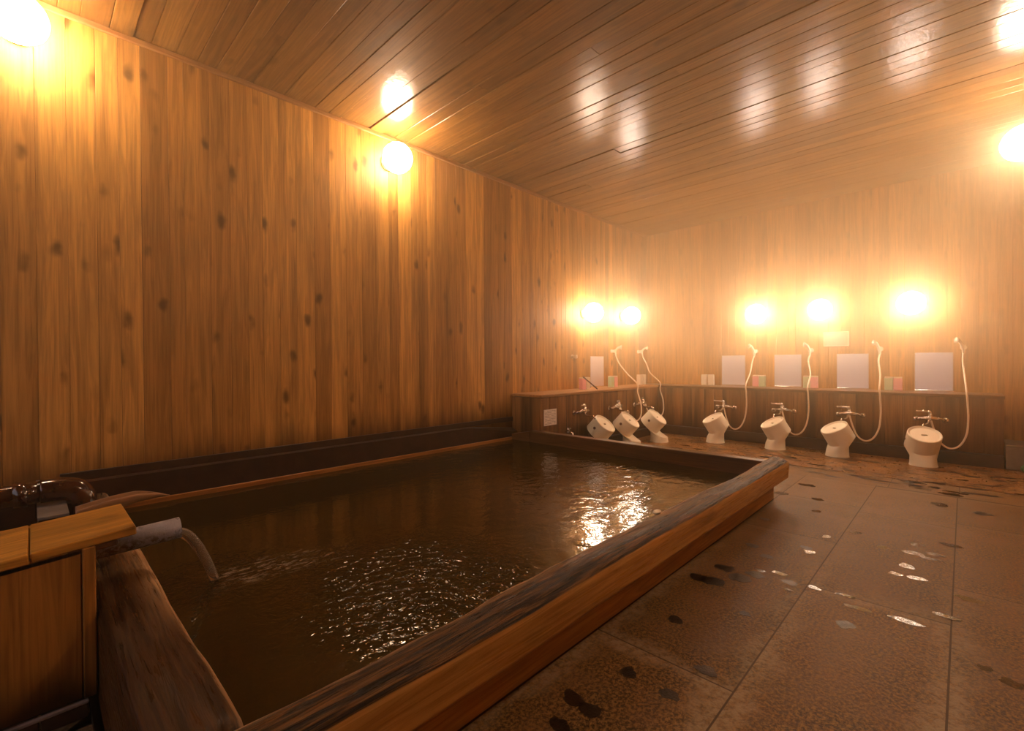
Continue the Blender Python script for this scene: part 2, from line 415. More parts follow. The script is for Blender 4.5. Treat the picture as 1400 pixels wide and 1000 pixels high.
bm = new(); box(bm, (XB, YL-.018, H-.035), (XF, YL, H), .004, val=.5); link('trim_1', bm, 'trim', kind='structure')

# floor slabs
bm = new(); le = bm.verts.layers.float.new('edge')
def slab(x0, x1, y0, y1, z=0.0):
    v0 = rnd.random(); gp = .0028; lb = bm.verts.layers.float['board']
    x0 += gp; x1 -= gp; y0 += gp; y1 -= gp
    nx = max(2, int((x1-x0)/.06)); ny = max(2, int((y1-y0)/.06))
    nx = min(nx, 40)
    g = {}
    for i in range(nx+1):
        for j in range(ny+1):
            X_ = x0+(x1-x0)*i/nx; Y_ = y0+(y1-y0)*j/ny
            ed = min(X_-x0, x1-X_, Y_-y0, y1-Y_)
            q = bm.verts.new((X_, Y_, z if ed > .001 else z-.002)); q[lb] = v0; q[le] = max(0, 1-ed/.13); g[i, j] = q
    for i in range(nx):
        for j in range(ny): bm.faces.new((g[i, j], g[i+1, j], g[i+1, j+1], g[i, j+1]))
rows = [(-.46, .035, [-1.5, -.6, .9, 2.80, 3.9, 4.63]), (.035, .50, [-1.5, -.9, .5, 2.394, 3.78, 4.63]),
        (.50, .985, [-1.5, -1.0, .2, 1.465, 3.05, 3.90, 4.65]), (.985, 1.75, [-1.5, -.55, .11])]
for y0, y1, xs in rows:
    for a, b in zip(xs, xs[1:]): slab(a, b, y0, y1)
for y0, y1 in ((.985, 1.6), (1.6, 2.3), (2.3, 3.1)):
    slab(3.72, 4.19, y0, y1); slab(4.19, 4.65, y0, y1)
for a, b in ((-.46, .026), (.026, .43), (.43, 1.23), (1.23, 2.1), (2.1, 3.1)): slab(4.65, 5.03, a, b)
for a, b, c_, d_ in ((-1.5, .11, 1.75, 3.4),): slab(a, b, c_, d_, -.001)
fl = link('floor', bm, ['slab', 'joint', 'mosaic'], kind='structure')
bm = bmesh.new(); bm.from_mesh(fl.data)
box(bm, (XB-.14, YR-.14, -.4), (.11, YL+.14, -.003), mat=1)
box(bm, (.11, YR-.14, -.4), (3.72, .985, -.003), mat=1)
box(bm, (3.72, YR-.14, -.4), (XF+.14, YL+.14, -.003), mat=1)
box(bm, (.11, .985, -.7), (3.72, YL+.14, -.4), mat=1)
bm.to_mesh(fl.data); bm.free()
bm = new(False); box(bm, (5.032, YR, -.02), (XF, 3.5, .0), mat=0)
link('trim_2', bm, 'mosaic', kind='structure')

# ---------------------------------------------------------------- the bath
tub = thing('bath_pool', 'sunken rectangular hot spring bath of dark tile with weathered log rim', 'bath', (2, 2, 0))
def child(name, bm, m, par=tub, **k):
    o = link(name, bm, m, None, **k); o.parent = par; o.matrix_parent_inverse = Matrix.Translation(par.location).inverted(); return o
WL = .187
bm = new(False)   # basin lining
box(bm, (.11, .99, -.4), (3.66, YL, -.36))
box(bm, (.14, 1.0, -.36), (.2, 3.42, .15)); box(bm, (3.51, 1.0, -.36), (3.66, 3.44, .15))
box(bm, (.14, 1.0, -.36), (3.66, 1.03, .10))
child('basin', bm, 'tile_dark')
bm = new(False)   # tiled back ledge with sloping end
def prism(bm, poly, x0, x1, mat=0):
    a = [bm.verts.new((x0, y, z)) for y, z in poly]; b = [bm.verts.new((x1, y, z)) for y, z in poly]
    n = len(poly); fs = [bm.faces.new(a), bm.faces.new(b[::-1])]
    for i in range(n): fs.append(bm.faces.new((a[i], b[i], b[(i+1) % n], a[(i+1) % n])))
    for f in fs: f.material_index = mat
    return a, b
prism(bm, [(3.42, .215), (3.42, .365), (YL, .368), (YL, .215)], .10, 2.93)
a, b = prism(bm, [(3.42, .215), (3.42, .365), (YL, .368), (YL, .215)], 2.93, 3.60)
b[1].co.z = .262; b[2].co.z = .30
box(bm, (.10, 3.43, -.36), (3.6, YL, .19))
box(bm, (.1, 3.484, .366), (3.6, YL, .415), .002)
child('tile_ledge', bm, 'tile_dark')
bm = new(); box(bm, (.2, 3.408, .13), (3.51, 3.45, .216), .004, val=.5); child('waterline_board', bm, 'band')
# front log
def logmesh(L0, L1, prof, axis, seed, rough=.006, nl=260):
    """prof: closed list of (u, z, worn, pale) around the beam, u across it"""
    bm = bmesh.new(); lw = bm.verts.layers.float.new('worn'); lp = bm.verts.layers.float.new('pale'); rings = []
    for i in range(nl+1):
        s = i/nl; L = L0+(L1-L0)*s
        ring = []
        for (u, z, wn, pl) in prof:
            big = noise.noise(Vector((L*1.3, u*6, z*6+seed)))
            mid = noise.noise(Vector((L*5.0, u*45, z*45+seed)))
            fine = noise.noise(Vector((L*9.0, u*160, z*160+seed)))
            dz = wn*(big*.010+mid*.007+fine*.0035) + (1-wn)*mid*.0015
            du = wn*(big*.006) + (1-wn)*(noise.noise(Vector((L*2, z*9, seed)))*.004)
            endf = min(1, min(L-L0, L1-L)/.02)
            cz = z + dz - (1-endf)*.012*wn; cu = u+du
            q = bm.verts.new((L, cu, cz) if axis == 'x' else (cu, L, cz)); q[lw] = wn
            q[lp] = pl*max(0, noise.noise(Vector((L*1.1, 3.3, seed)))*2+.75) if pl < .99 else pl
            ring.append(q)
        rings.append(ring)
    n = len(prof)
    for a_, b_ in zip(rings, rings[1:]):
        for k in range(n): bm.faces.new((a_[k], b_[k], b_[(k+1) % n], a_[(k+1) % n]))
    bm.faces.new(rings[0]); bm.faces.new(rings[-1][::-1])
    return bm
def arc(pts, sub=6):
    out = []
    n = len(pts)
    for i in range(n):
        a, b = pts[i], pts[(i+1) % n]
        dist = math.hypot(a[0]-b[0], a[1]-b[1]); k = max(1, int(dist/.010))
        for j in range(k): out.append(tuple(a[m]+(b[m]-a[m])*j/k for m in range(4)))
    return out
prof = arc([(1.012, .290, 1, 1), (.985, .303, 1, .25), (.93, .300, 1, 0), (.903, .287, .9, 0), (.893, .272, .1, 0), (.892, .255, 0, 0), (.897, .165, 0, 0), (.906, .155, 0, 0), (.985, .150, .2, 0), (1.02, .10, .6, .2), (1.022, .2, .8, .7)])
child('front_log', logmesh(.08, 3.735, prof, 'x', 1.7), 'log_x', smooth=True)
bm = new(); box(bm, (.0, .985, .0), (3.716, 1.0, .152), .003, val=.4); child('plinth_board', bm, 'plinth')
prof = arc([(.126, .27, .5, 0), (.140, .298, .8, 0), (.20, .306, .8, 0), (.262, .302, .8, .3), (.284, .288, .8, 1), (.288, .20, .6, .5), (.286, .08, .6, 0), (.126, .02, .2, 0)])
child('side_log', logmesh(1.015, 3.41, prof, 'y', 5.1, nl=200), 'log_y', smooth=True)
bm = new(); box(bm, (3.51, 1.0, .10), (3.60, 3.16, .30), .006, val=.3, seg=2)
child('far_rim', bm, 'rimwood')
bm = new()
vs = box(bm, (3.51, 3.162, .10), (3.60, 3.42, .295), .005, val=.8)
for q in vs:
    if q.co.z > .2: q.co.z -= (q.co.y-3.162)/.258*.05
child('rim_end_block', bm, 'rimwood')

bm = new(False)
bmesh.ops.create_grid(bm, x_segments=2, y_segments=2, size=1)
for q in bm.verts: q.co = Vector((1.88+q.co.x*1.66, 2.21+q.co.y*1.22, WL))
tag(link('pool_water', bm, 'water'), 'dark murky brown spring water filling the bath, rippled near the spout', 'water')

# ---------------------------------------------------------------- wooden spring box at the left
bx = thing('spring_box', 'upright wooden spring water box with plank lid beside the bath', 'box', (-.15, 2.0, .05))
bm = new()
xs = [-.50, -.30, .093]
for a, b in zip(xs, xs[1:]): box(bm, (a+.001, 1.80, .052), (b-.001, 1.83, .475), .002, val=rnd.random())
box(bm, (-.50, 2.17, .052), (.12, 2.2, .475), .002, val=.3)
box(bm, (-.50, 1.832, .052), (-.47, 2.168, .475), .002, val=.3)
box(bm, (.093, 1.832, .052), (.119, 2.168, .475), .002, val=.6)
child('side_boards', bm, 'box', bx)
bm = new(); box(bm, (.094, 1.792, .052), (.123, 1.83, .48), .003, val=.95); child('corner_post', bm, 'box', bx)
mt = Matrix.Translation((.2, 1.8, .507)) @ Matrix.Rotation(R(-4.6), 4, 'Y') @ Matrix.Translation((-.2, -1.8, -.507))
for n_, (a, b) in enumerate(((-.52, -.30), (-.298, -.012), (-.009, .215))):
    bm = new(); box(bm, (a, 1.795-.008*(n_ == 1), .487), (b, 2.13, .512), .003, mtx=mt, val=(.2, .75, .45)[n_]); child('lid_board', bm, 'lid', bx)
bm = new(); box(bm, (-.5, 1.80, .47), (.17, 1.83, .487), .003, mtx=mt, val=.1); child('lid_batten', bm, 'rimwood', bx)

curb = thing('tile_curb', 'low dark tiled curb with pale edges below the spring box', 'curb', (-.4, 2.1, 0))
bm = new(False)
xx = [-1.5, -1.1, -.7, -.30, .005, .104]
for a, b in zip(xx, xx[1:]): box(bm, (a+.002, 1.79, 0), (b-.002, 2.4, .047), .002)
child('tiles', bm, 'curb', curb)
bm = new(False); box(bm, (-1.5, 1.785, .040), (.104, 1.797, .050), .002); child('tile_edge', bm, 'curb_edge', curb)

# grey tile strip running back to the wall, with a dark channel wall below
st = thing('tile_divider', 'narrow grey tile topped divider running from the wooden box to the wall', 'divider', (.06, 3.0, 0))
bm = new(False); box(bm, (.012, 2.62, 0), (.098, 3.484, .388), .002); child('wall_core', bm, 'tile_dark', st)
bm = new(False)
for a, b in ((2.615, 2.95), (2.953, 3.22), (3.223, 3.484)): box(bm, (.009, a, .388), (.101, b, .400), .002)
child('top_tiles', bm, 'tile_grey', st)
bm = new(False); box(bm, (-1.5, 3.36, 0), (.009, 3.5, .385), .004)
tag(link('back_curb', bm, 'tile_dark'), 'dark tiled curb along the wall left of the grey divider', 'curb')

# grey outlet pipe
pp = thing('outlet_pipe', 'short grey scaled pipe end pouring water into the bath', 'pipe', (.2, 2.03, .42))
bm = new(False)
rg = tube(bm, [(.121, 2.03, .404), (.25, 2.03, .408), (.366, 2.03, .413)], .0365, 28, cap=False)
ri = tube(bm, [(.121, 2.03, .404), (.25, 2.03, .408), (.366, 2.03, .413)], .031, 28, cap=False)
for k in range(28):
    q = (k+1) % 28; bm.faces.new((rg[-1][k], rg[-1][q], ri[-1][q], ri[-1][k])); bm.faces.new((rg[0][k], ri[0][k], ri[0][q], rg[0][q]))
child('pipe_wall', bm, 'steel_pipe', pp, smooth=True)
bm = new(False)
pts = []; 
for i in range(15):
    s = i/14; pts.append((.30+.172*s if i else .30, 2.03, .396 + .0*s - .205*max(0, (s-.33)/.67)**1.9))
tube(bm, pts, [.021 - .006*(i/14) for i in range(15)], 18)
for q in bm.verts:
    n_ = noise.noise(q.co*26); q.co += Vector((n_*.0015, n_*.003, 0))
tag(link('water_stream', bm, 'stream', smooth=True), 'curved stream of clear water falling from the grey pipe into the bath', 'water stream')

# brown glazed pipe
bp_ = thing('glazed_pipe', 'shiny dark brown pipe with elbow crossing over the grey tile divider', 'pipe', (0, 2.85, .45))
bm = new(False); tube(bm, [(-1.49, 2.86, .443), (-1.2, 2.86, .445), (-.6, 2.86, .450), (-.05, 2.86, .455), (.03, 2.86, .457)], .046, 24); child('straight_run', bm, 'brown_pipe', bp_, smooth=True)
bm = new(False); tube(bm, [(-.06, 2.86, .4545), (-.02, 2.86, .456)], .055, 24); child('collar', bm, 'brown_pipe', bp_, smooth=True)
bm = new(False); tube(bm, spline([(.02, 2.86, .457), (.075, 2.86, .457), (.125, 2.855, .445), (.150, 2.85, .410), (.152, 2.85, .37), (.152, 2.85, .322)], 8), .050, 24); child('elbow', bm, 'brown_pipe', bp_, smooth=True)

# scoop-ended wooden chute
ch = bmesh.new(); ch.verts.layers.float.new('board')
NS, NA = 40, 20
for shell in (0, 1):
    rr = []
    for i in range(NS+1):
        s = i/NS; X_ = .105+.275*s
        wdt = (.036 if s < .55 else .036*max(0.05, 1-((s-.55)/.45)**1.7)) - shell*.006*(1 if s < .9 else .3)
        dpt = (.042 if s < .5 else .042*max(0.08, 1-((s-.5)/.5)**1.4)) - shell*.006
        zr = .487 + .022*math.sin(min(1, s/.62)*math.pi/2) - (.030*((s-.62)/.38)**1.5 if s > .62 else 0)
        rr.append([ch.verts.new((X_, 2.28 + wdt*math.cos(math.pi*k/NA), zr - max(.002, dpt)*math.sin(math.pi*k/NA))) for k in range(NA+1)])
    if shell == 0: outer = rr
    else: inner = rr
    for a_, b_ in zip(rr, rr[1:]):
        for k in range(NA): ch.faces.new((a_[k], a_[k+1], b_[k+1], b_[k]))
for i in range(NS):
    for k in (0, NA): ch.faces.new((outer[i][k], outer[i+1][k], inner[i+1][k], inner[i][k]))
for k in range(NA):
    ch.faces.new((outer[0][k], outer[0][k+1], inner[0][k+1], inner[0][k])); ch.faces.new((outer[-1][k], outer[-1][k+1], inner[-1][k+1], inner[-1][k]))
tag(link('wooden_chute', ch, 'scoop', smooth=True), 'pale wooden half round chute with a tapered tip above the box lid', 'chute')

# ---------------------------------------------------------------- counters
def counter(name, label, fx, kickz=.118):
    o = thing(name, label, 'counter', fx['loc']); return o
cf = thing('wash_counter', 'long dark stained wooden wash counter below the four mirrors', 'counter', (6.3, 1.4, 0))
bm = new()
boards(bm, -.26, 3.098, .13, lambda bm, a, b, v: box(bm, (6.15, a+.001, .118), (6.165, b-.001, .63), .002, val=v), .3)
box(bm, (6.165, -.26, 0), (XF-.001, 3.098, .628), val=.2)
child('front_boards', bm, 'counter', cf)
bm = new(False); box(bm, (6.085, -.26, 0), (6.149, 3.03, .116), .004); child('kick_curb', bm, 'tile_dark', cf)
bm = new(); box(bm, (6.125, -.265, .63), (XF-.001, 3.498, .66), .003, val=.5); child('worktop', bm, 'worktop', cf)
cl = thing('wash_counter', 'shorter dark wooden wash counter against the left wall beyond the bath', 'counter', (4.9, 3.3, 0))
bm = new()
boards(bm, 3.602, 6.148, .13, lambda bm, a, b, v: box(bm, (a+.001, 3.10, .0), (b-.001, 3.115, .63), .002, val=v), .3)
box(bm, (3.602, 3.115, 0), (6.148, YL-.001, .628), val=.2)
child('front_boards', bm, 'counter', cl)
bm = new(); box(bm, (3.60, 3.108, .0), (3.6015, 3.498, .63), .0, val=.4); box(bm, (3.60, 3.092, .0), (3.625, 3.0995, .62), .0, val=.9); child('end_panel', bm, 'counter', cl)
bm = new(); box(bm, (3.59, 3.075, .635), (6.12, YL-.001, .662), .003, val=.7); child('worktop', bm, 'trim', cl)
bm = new(False); box(bm, (4.0, 3.035, 0), (6.083, 3.098, .10), .004); child('kick_curb', bm, 'tile_dark', cl)

# ---------------------------------------------------------------- lamps
def make_lamp(mat):
    o = bpy.data.objects.new('wall_lamp', None); C.objects.link(o); o.empty_display_size = .05
    bm = new(False); lathe(bm, [(0, -.0), (.065, .0), (.065, .018), (.05, .03), (.045, .05), (.0, .05)], 28)
    for q in bm.verts: q.co = Vector((q.co.z, q.co.x, q.co.y))       # axis along +x from the wall
    link('base', bm, 'lamp_base', o, smooth=True)
    bm = new(False); bmesh.ops.create_uvsphere(bm, u_segments=20, v_segments=12, radius=.12)
    for q in bm.verts: q.co.x += .16
    link('globe', bm, mat, o, smooth=True)
    return o
def copy_tree(o, parent=None):
    c = o.copy(); C.objects.link(c); c.parent = parent
    for chd in [q for q in bpy.data.objects if q.parent == o]: copy_tree(chd, c)
    return c
fl0 = make_lamp('globe_far')
# (location on the wall, rotation, label)
LF = [((XF, 1.905, 1.588), R(180), 'glowing globe wall lamp above the leftmost of the four far wall mirrors'),
      ((XF, 1.214, 1.587), R(180), 'glowing globe wall lamp above the pale notice board, middle of the far wall three'),
      ((XF, .401, 1.589), R(180), 'glowing globe wall lamp above the rightmost mirror on the far wall'),
      ((4.922, YL, 1.614), R(-90), 'glowing globe lamp low on the left wall above the narrow mirror'),
      ((5.852, YL, 1.638), R(-90), 'glowing globe lamp low on the left wall nearest the far corner')]
for i, (l, rz, lab) in enumerate(LF):
    o = fl0 if i == 0 else copy_tree(fl0); o.location = l; o.rotation_euler = (0, 0, rz)
    tag(o, lab, 'lamp', 'globe lamps above the wash counters')
hl0 = make_lamp('globe_high')
LH = [((2.112, YL, 2.685), R(-90), 'glowing globe lamp high on the left wall above the middle of the bath'),
      ((-.035, YL, 2.717), R(-90), 'glowing globe lamp high on the left wall, in the top left corner'),
          ((2.11, YR, 2.69), R(90), 'added unseen globe lamp high on the right hand wall, lighting the front log'),  # extra lamp added out of view to brighten the front log face
          ((4.82, YR, 2.50), R(90), 'glowing globe lamp high at the right edge under the ceiling')]
for i, (l, rz, lab) in enumerate(LH):
    o = hl0 if i == 0 else copy_tree(hl0); o.location = l; o.rotation_euler = (0, 0, rz)
    tag(o, lab, 'lamp', 'globe lamps high under the ceiling')

# ---------------------------------------------------------------- mirrors
def make_mirror(wd):
    o = bpy.data.objects.new('wall_mirror', None); C.objects.link(o); o.empty_display_size = .05
    bm = new(False); box(bm, (-.009, -wd/2+.006, .006), (-.006, wd/2-.006, .394), 0); link('glass', bm, 'mirror', o)
    bm = new(False); box(bm, (-.007, -wd/2, 0), (-.001, wd/2, .40), .001); link('backing', bm, 'mirror_edge', o)
    bm = new(False); box(bm, (-.012, -wd/2, -.006), (-.001, wd/2, .006), .001); link('bottom_rail', bm, 'chrome', o)
    return o
m0 = make_mirror(.30)
labs = ['square misted mirror faintest in the steam, leftmost of the four on the far wall',
        'square misted mirror on the far wall directly left of the pale notice board',
        'square misted mirror on the far wall just below the pale notice board',
        'bluish square misted mirror on the far wall, rightmost and clearest']
for i, y in enumerate((2.237, 1.587, .926, .231)):
    o = m0 if i == 0 else copy_tree(m0); o.location = (XF, y, .667); tag(o, labs[i], 'mirror', 'mirrors over the far wash counter')
m = make_mirror(.31); m.location = (5.225, YL, .668); m.rotation_euler = (0, 0, R(90))
tag(m, 'narrow looking misted mirror standing on the left wall counter', 'mirror')

# ---------------------------------------------------------------- soap bottles
def make_bottle(mat):
    bm = new(False); box(bm, (-.028, -.037, 0), (.028, .037, .132), .005, seg=2)
    o = link('soap_bottle', bm, mat, smooth=False)
    bm = new(False); box(bm, (-.027, -.036, .1325), (.027, .036, .147), .004, seg=2); link('cap', bm, 'soap_cream', o)
    return o
bt = {k: make_bottle('soap_'+k) for k in ('green', 'pink', 'cream')}
used = set()
def put_bottle(k, x, y, rz, lab, grp):
    o = bt[k] if k not in used else copy_tree(bt[k]); used.add(k)
    o.location = (x, y, .661); o.rotation_euler = (0, 0, rz); tag(o, lab, 'bottle', grp)
gf = 'soap bottles on the far counter'; gl = 'soap bottles on the left counter'
for k, y, lab in (('cream', 2.60, 'cream soap bottle left of the leftmost far mirror, left of the pair'),
                  ('cream', 2.505, 'cream soap bottle left of the leftmost far mirror, right of the pair'),
                  ('pink', 1.935, 'pink soap bottle between the first and second far mirrors'),
                  ('green', 1.86, 'pale green soap bottle between the first and second far mirrors'),
                  ('green', 1.365, 'pale green soap bottle between the second and third far mirrors'),
                  ('pink', 1.29, 'pink soap bottle between the second and third far mirrors'),
                  ('green', .592, 'pale green soap bottle between the third and rightmost far mirrors'),
                  ('pink', .515, 'pink soap bottle between the third and rightmost far mirrors')):
    put_bottle(k, 6.53, y, R(180), lab, gf)
for k, x, lab in (('pink', 4.66, 'pink soap bottle beside the thin rod on the left counter'),
                  ('cream', 4.75, 'cream soap bottle just left of the left wall mirror'),
                  ('green', 5.30, 'pale green soap bottle just right of the left wall mirror'),
                  ('pink', 5.385, 'pink soap bottle right of the left wall mirror'),
                  ('cream', 6.05, 'cream soap bottle near the room corner, left of the pair on the left counter'),
                  ('cream', 6.15, 'cream soap bottle nearest the room corner on the left counter')):
    put_bottle(k, x, 3.33, R(90), lab, gl)
bm = new(False); tube(bm, [(4.74, 3.17, .668), (4.60, 3.275, .815)], .008, 10)
tag(link('thin_rod', bm, 'stick', smooth=True), 'thin dark rod leaning on the soap bottles on the left counter', 'rod')

# ---------------------------------------------------------------- faucets, showers
def make_faucet(long_spout=False):
    o = bpy.data.objects.new('mixer_faucet', None); C.objects.link(o); o.empty_display_size = .03
    # local frame: wall behind at +x, user at -x, y along wall
    bm = new(False); tube(bm, [(-.075, -.05, 0), (-.075, .05, 0)], .021, 18); bmesh.ops.create_uvsphere(bm, u_segments=18, v_segments=12, radius=.028, matrix=Matrix.Translation((-.075, 0, 0)))
    tube(bm, [(-.075, 0, .0), (-.075, 0, .045)], .019, 16)
    link('body', bm, 'chrome', o, smooth=True)
    for s in (-1, 1):
        bm = new(False); tube(bm, spline([(-.075, s*.045, 0), (-.070, s*.075, -.004), (-.045, s*.098, -.016), (-.002, s*.105, -.02)], 5), .013, 12)
        tube(bm, [(-.012, s*.105, -.02), (-.001, s*.105, -.02)], .026, 18); link('wall_inlet', bm, 'chrome', o, smooth=True)
    bm = new(False); tube(bm, spline([(-.075, 0, .047), (-.080, .012, .062), (-.10, .06, .066), (-.115, .105, .068)], 6), [.017]*7+[.012]*5+[.008]*7, 12); link('lever_handle', bm, 'chrome', o, smooth=True)
    bm = new(False)
    tube(bm, spline([(-.085, .01, -.018), (-.10, .02, -.045), (-.15, .03, -.052), (-.21, .04, -.050), (-.235, .045, -.056), (-.24, .046, -.078)], 5), .0095, 12)
    link('spout', bm, 'chrome', o, smooth=True)
    return o
f0 = make_faucet()
fy = [2.175, 1.52, .88, .235]
fl_ = ['chrome mixer faucet below the leftmost far mirror', 'chrome mixer faucet below the second far mirror from the left',
       'chrome mixer faucet below the third far mirror from the left', 'chrome mixer faucet below the rightmost far mirror']
for i, y in enumerate(fy):
    o = f0 if i == 0 else copy_tree(f0); o.location = (6.149, y, .425); tag(o, fl_[i], 'faucet', 'chrome faucets on the far counter')
for i, (x, lab) in enumerate(((4.27, 'chrome mixer faucet on the left counter nearest the bath, without a shower hose'), (4.98, 'chrome mixer faucet in the middle of the left counter'),
                              (5.58, 'chrome mixer faucet on the left counter nearest the room corner'))):
    o = copy_tree(f0); o.location = (x, 3.099, .455); o.rotation_euler = (0, 0, R(90)); tag(o, lab, 'faucet', 'chrome faucets on the left counter')

def make_shower(path, head_pts, holder, name_lab, hold_lab, grp, rz=0):
    o = thing('hand_shower', name_lab, 'shower', path[0], 0, grp)
    inv = Matrix.Translation(Vector(path[0])).inverted()
    bm = new(False); tube(bm, spline(path, 8), .0085, 10); h = link('hose', bm, 'hose', None, smooth=True); h.parent = o; h.matrix_parent_inverse = inv
    bm = new(False); hp = spline(head_pts, 5); n_ = len(hp)
    tube(bm, hp, [.012+.004*(i/(n_-1)) if i < n_-5 else .016+.016*((i-n_+5)/4) for i in range(n_)], 14)
    h = link('shower_head', bm, 'pale_plastic', None, smooth=True); h.parent = o; h.matrix_parent_inverse = inv
    hx, hy, hz, d = holder
    bm = new(False)
    box(bm, (-.055, -.018, -.018), (0, .018, .018), .005, seg=2); 
    tube(bm, [(-.008, 0, 0), (-.001, 0, 0)], .028, 20); tube(bm, [(-.060, 0, -.02), (-.056, 0, .022)], .020, 16)
    q = link('shower_holder', bm, 'pale_plastic', None, smooth=False); q.location = (hx, hy, hz); q.rotation_euler = (0, 0, d)
    tag(q, hold_lab, 'bracket', 'shower brackets on the walls')
ordl = ['leftmost', 'second', 'third', 'rightmost']
for i, y in enumerate(fy):
    yb = y-.135; yt = y-.215 if i != 1 else y-.19
    yt = {0: 1.955, 1: 1.335, 2: .672, 3: .008}[i]
    path = [(6.065, y-.004, .40), (6.055, y-.03, .30), (6.035, y-.075, .195), (6.03, y-.14, .152), (6.04, y-.205, .185), (6.06, y-.25, .29),
            (6.09, y-.262, .44), (6.095, y-.257, .60), (6.105, y-.25, .70), (6.30, y-.238, .83), (6.46, yt+.002, .98), (6.525, yt-.003, 1.06)]
    head = [(6.52, yt-.003, 1.055), (6.527, yt, 1.10), (6.52, yt+.012, 1.145), (6.50, yt+.03, 1.18), (6.485, yt+.05, 1.185)]
    nm = ['leftmost of the four', 'second from the left', 'third from the left', 'rightmost'][i]
    make_shower(path, head, (XF-.001, yt-.002, 1.115, 0), f'cream hand shower with looping hose on the far wall, {nm}',
                f'cream shower bracket on the far wall, {nm}', 'hand showers on the far wall')
for i, (x, lab, hl) in enumerate(((4.98, 'cream hand shower with hanging hose over the left counter, nearer the bath', 'cream shower bracket on the left wall just right of the mirror'),
                              (5.60, 'cream hand shower with hanging hose over the left counter, nearer the corner', 'cream shower bracket on the left wall nearest the corner'))):
    xt = (5.60, 6.33)[i]
    k = xt
    path = [(x+.02, 3.01, .435), (x+.05, 3.00, .36), (x+.16, 2.985, .27), (x+.33, 2.97, .245), (x+.45, 2.975, .30), (x+.50, 3.0, .45), (x+.50, 3.045, .60), (x+.505, 3.05, .70),
            (x+.515, 3.20, .83), (xt-.08, 3.33, .96), (xt-.045, 3.40, 1.05), (xt-.03, 3.42, 1.09)]
    head = [(xt-.03, 3.42, 1.085), (xt-.022, 3.43, 1.13), (xt-.01, 3.42, 1.17), (xt+.01, 3.395, 1.19), (xt+.03, 3.37, 1.19)]
    make_shower(path, head, (xt-.02, YL-.001, 1.14, R(90)), lab, hl, 'hand showers on the left wall')
bm = new(False); box(bm, (-.055, -.018, -.018), (0, .018, .018), .005); tube(bm, [(-.008, 0, 0), (-.001, 0, 0)], .028, 20); tube(bm, [(-.060, 0, -.02), (-.056, 0, .022)], .020, 16)
q = link('shower_holder', bm, 'pale_plastic'); q.location = (4.679, YL-.001, 1.06); q.rotation_euler = (0, 0, R(90)); tag(q, 'empty cream shower bracket on the left wall, left of the mirror', 'bracket')
# low tap at the bath corner
bm = new(False)
tube(bm, [(0, 0, 0), (0, -.05, 0)], .010, 12); tube(bm, spline([(0, -.05, 0), (.0, -.085, -.004), (.0, -.10, -.03)], 4), .009, 12)
tube(bm, [(0, -.045, 0), (0, -.045, .035)], .007, 10)
lt = link('low_tap', bm, 'chrome', smooth=True); lt.location = (4.02, 3.099, .24)
tag(lt, 'small chrome tap low on the left counter below the paper notice', 'tap')
bm = new(False); box(bm, (-.032, -.052, .033), (.032, -.038, .042), .003); tube(bm, [(-.032, -.045, .0375), (-.030, -.045, .0375)], .013, 12); hd = link('tap_handle', bm, 'chrome', lt)

# ---------------------------------------------------------------- notices
nt = thing('paper_notice', 'pale paper notice with printed lines on the front of the left counter', 'notice', (3.76, 3.099, .42))
bm = new(False)
vs = box(bm, (3.655, 3.094, .338), (3.86, 3.098, .505), 0); child('sheet', bm, 'paper', nt)
bm = new(False)
for k in range(9):
    z = .488-.0165*k
    for s in range(5):
        a = 3.67+s*.036
        if (k*5+s*3) % 7 != 0: box(bm, (a, 3.0925, z-.0016), (a+.032, 3.0938, z+.0012))
child('printed_lines', bm, 'ink', nt)
ns = thing('notice_board', 'pale blank looking notice board in the steam on the far wall', 'notice board', (XF, 1.08, 1.24))
bm = new(False); box(bm, (XF-.012, .964, 1.165), (XF-.001, 1.20, 1.322), .003); child('panel', bm, 'board_pale', ns)
bm = new(False)
for a, b in (((XF-.015, .958, 1.159), (XF-.0125, 1.206, 1.166)), ((XF-.015, .958, 1.321), (XF-.0125, 1.206, 1.328)), ((XF-.015, .958, 1.166), (XF-.0125, .965, 1.321)), ((XF-.015, 1.199, 1.166), (XF-.0125, 1.206, 1.321))): box(bm, a, b)
child('frame', bm, 'soap_cream', ns)

# ---------------------------------------------------------------- block at the right edge
gb = thing('grey_block', 'plain grey brown block standing past the right end of the far counter', 'block', (6.3, -.36, 0))
bm = new(False); box(bm, (6.095, -.455, 0), (6.5, -.268, .205), .006, seg=2); child('block_body', bm, 'grey_block', gb)
bm = new(False); box(bm, (6.09, -.458, .206), (6.5, -.266, .222), .004); child('top_slab', bm, 'grey_block', gb)
bm = new(False); bmesh.ops.create_uvsphere(bm, u_segments=20, v_segments=12, radius=.06)
for q in bm.verts:
    q.co = Vector((q.co.x*.8, q.co.y*.8, max(-.038, q.co.z*.8))); q.co += Vector((1, 1, .5))*noise.noise(q.co*30)*.01
go = link('green_bundle', bm, 'green', smooth=True); go.location = (5.98, -.405, .039)
tag(go, 'small dark green bundle on the floor at the right edge', 'bundle')

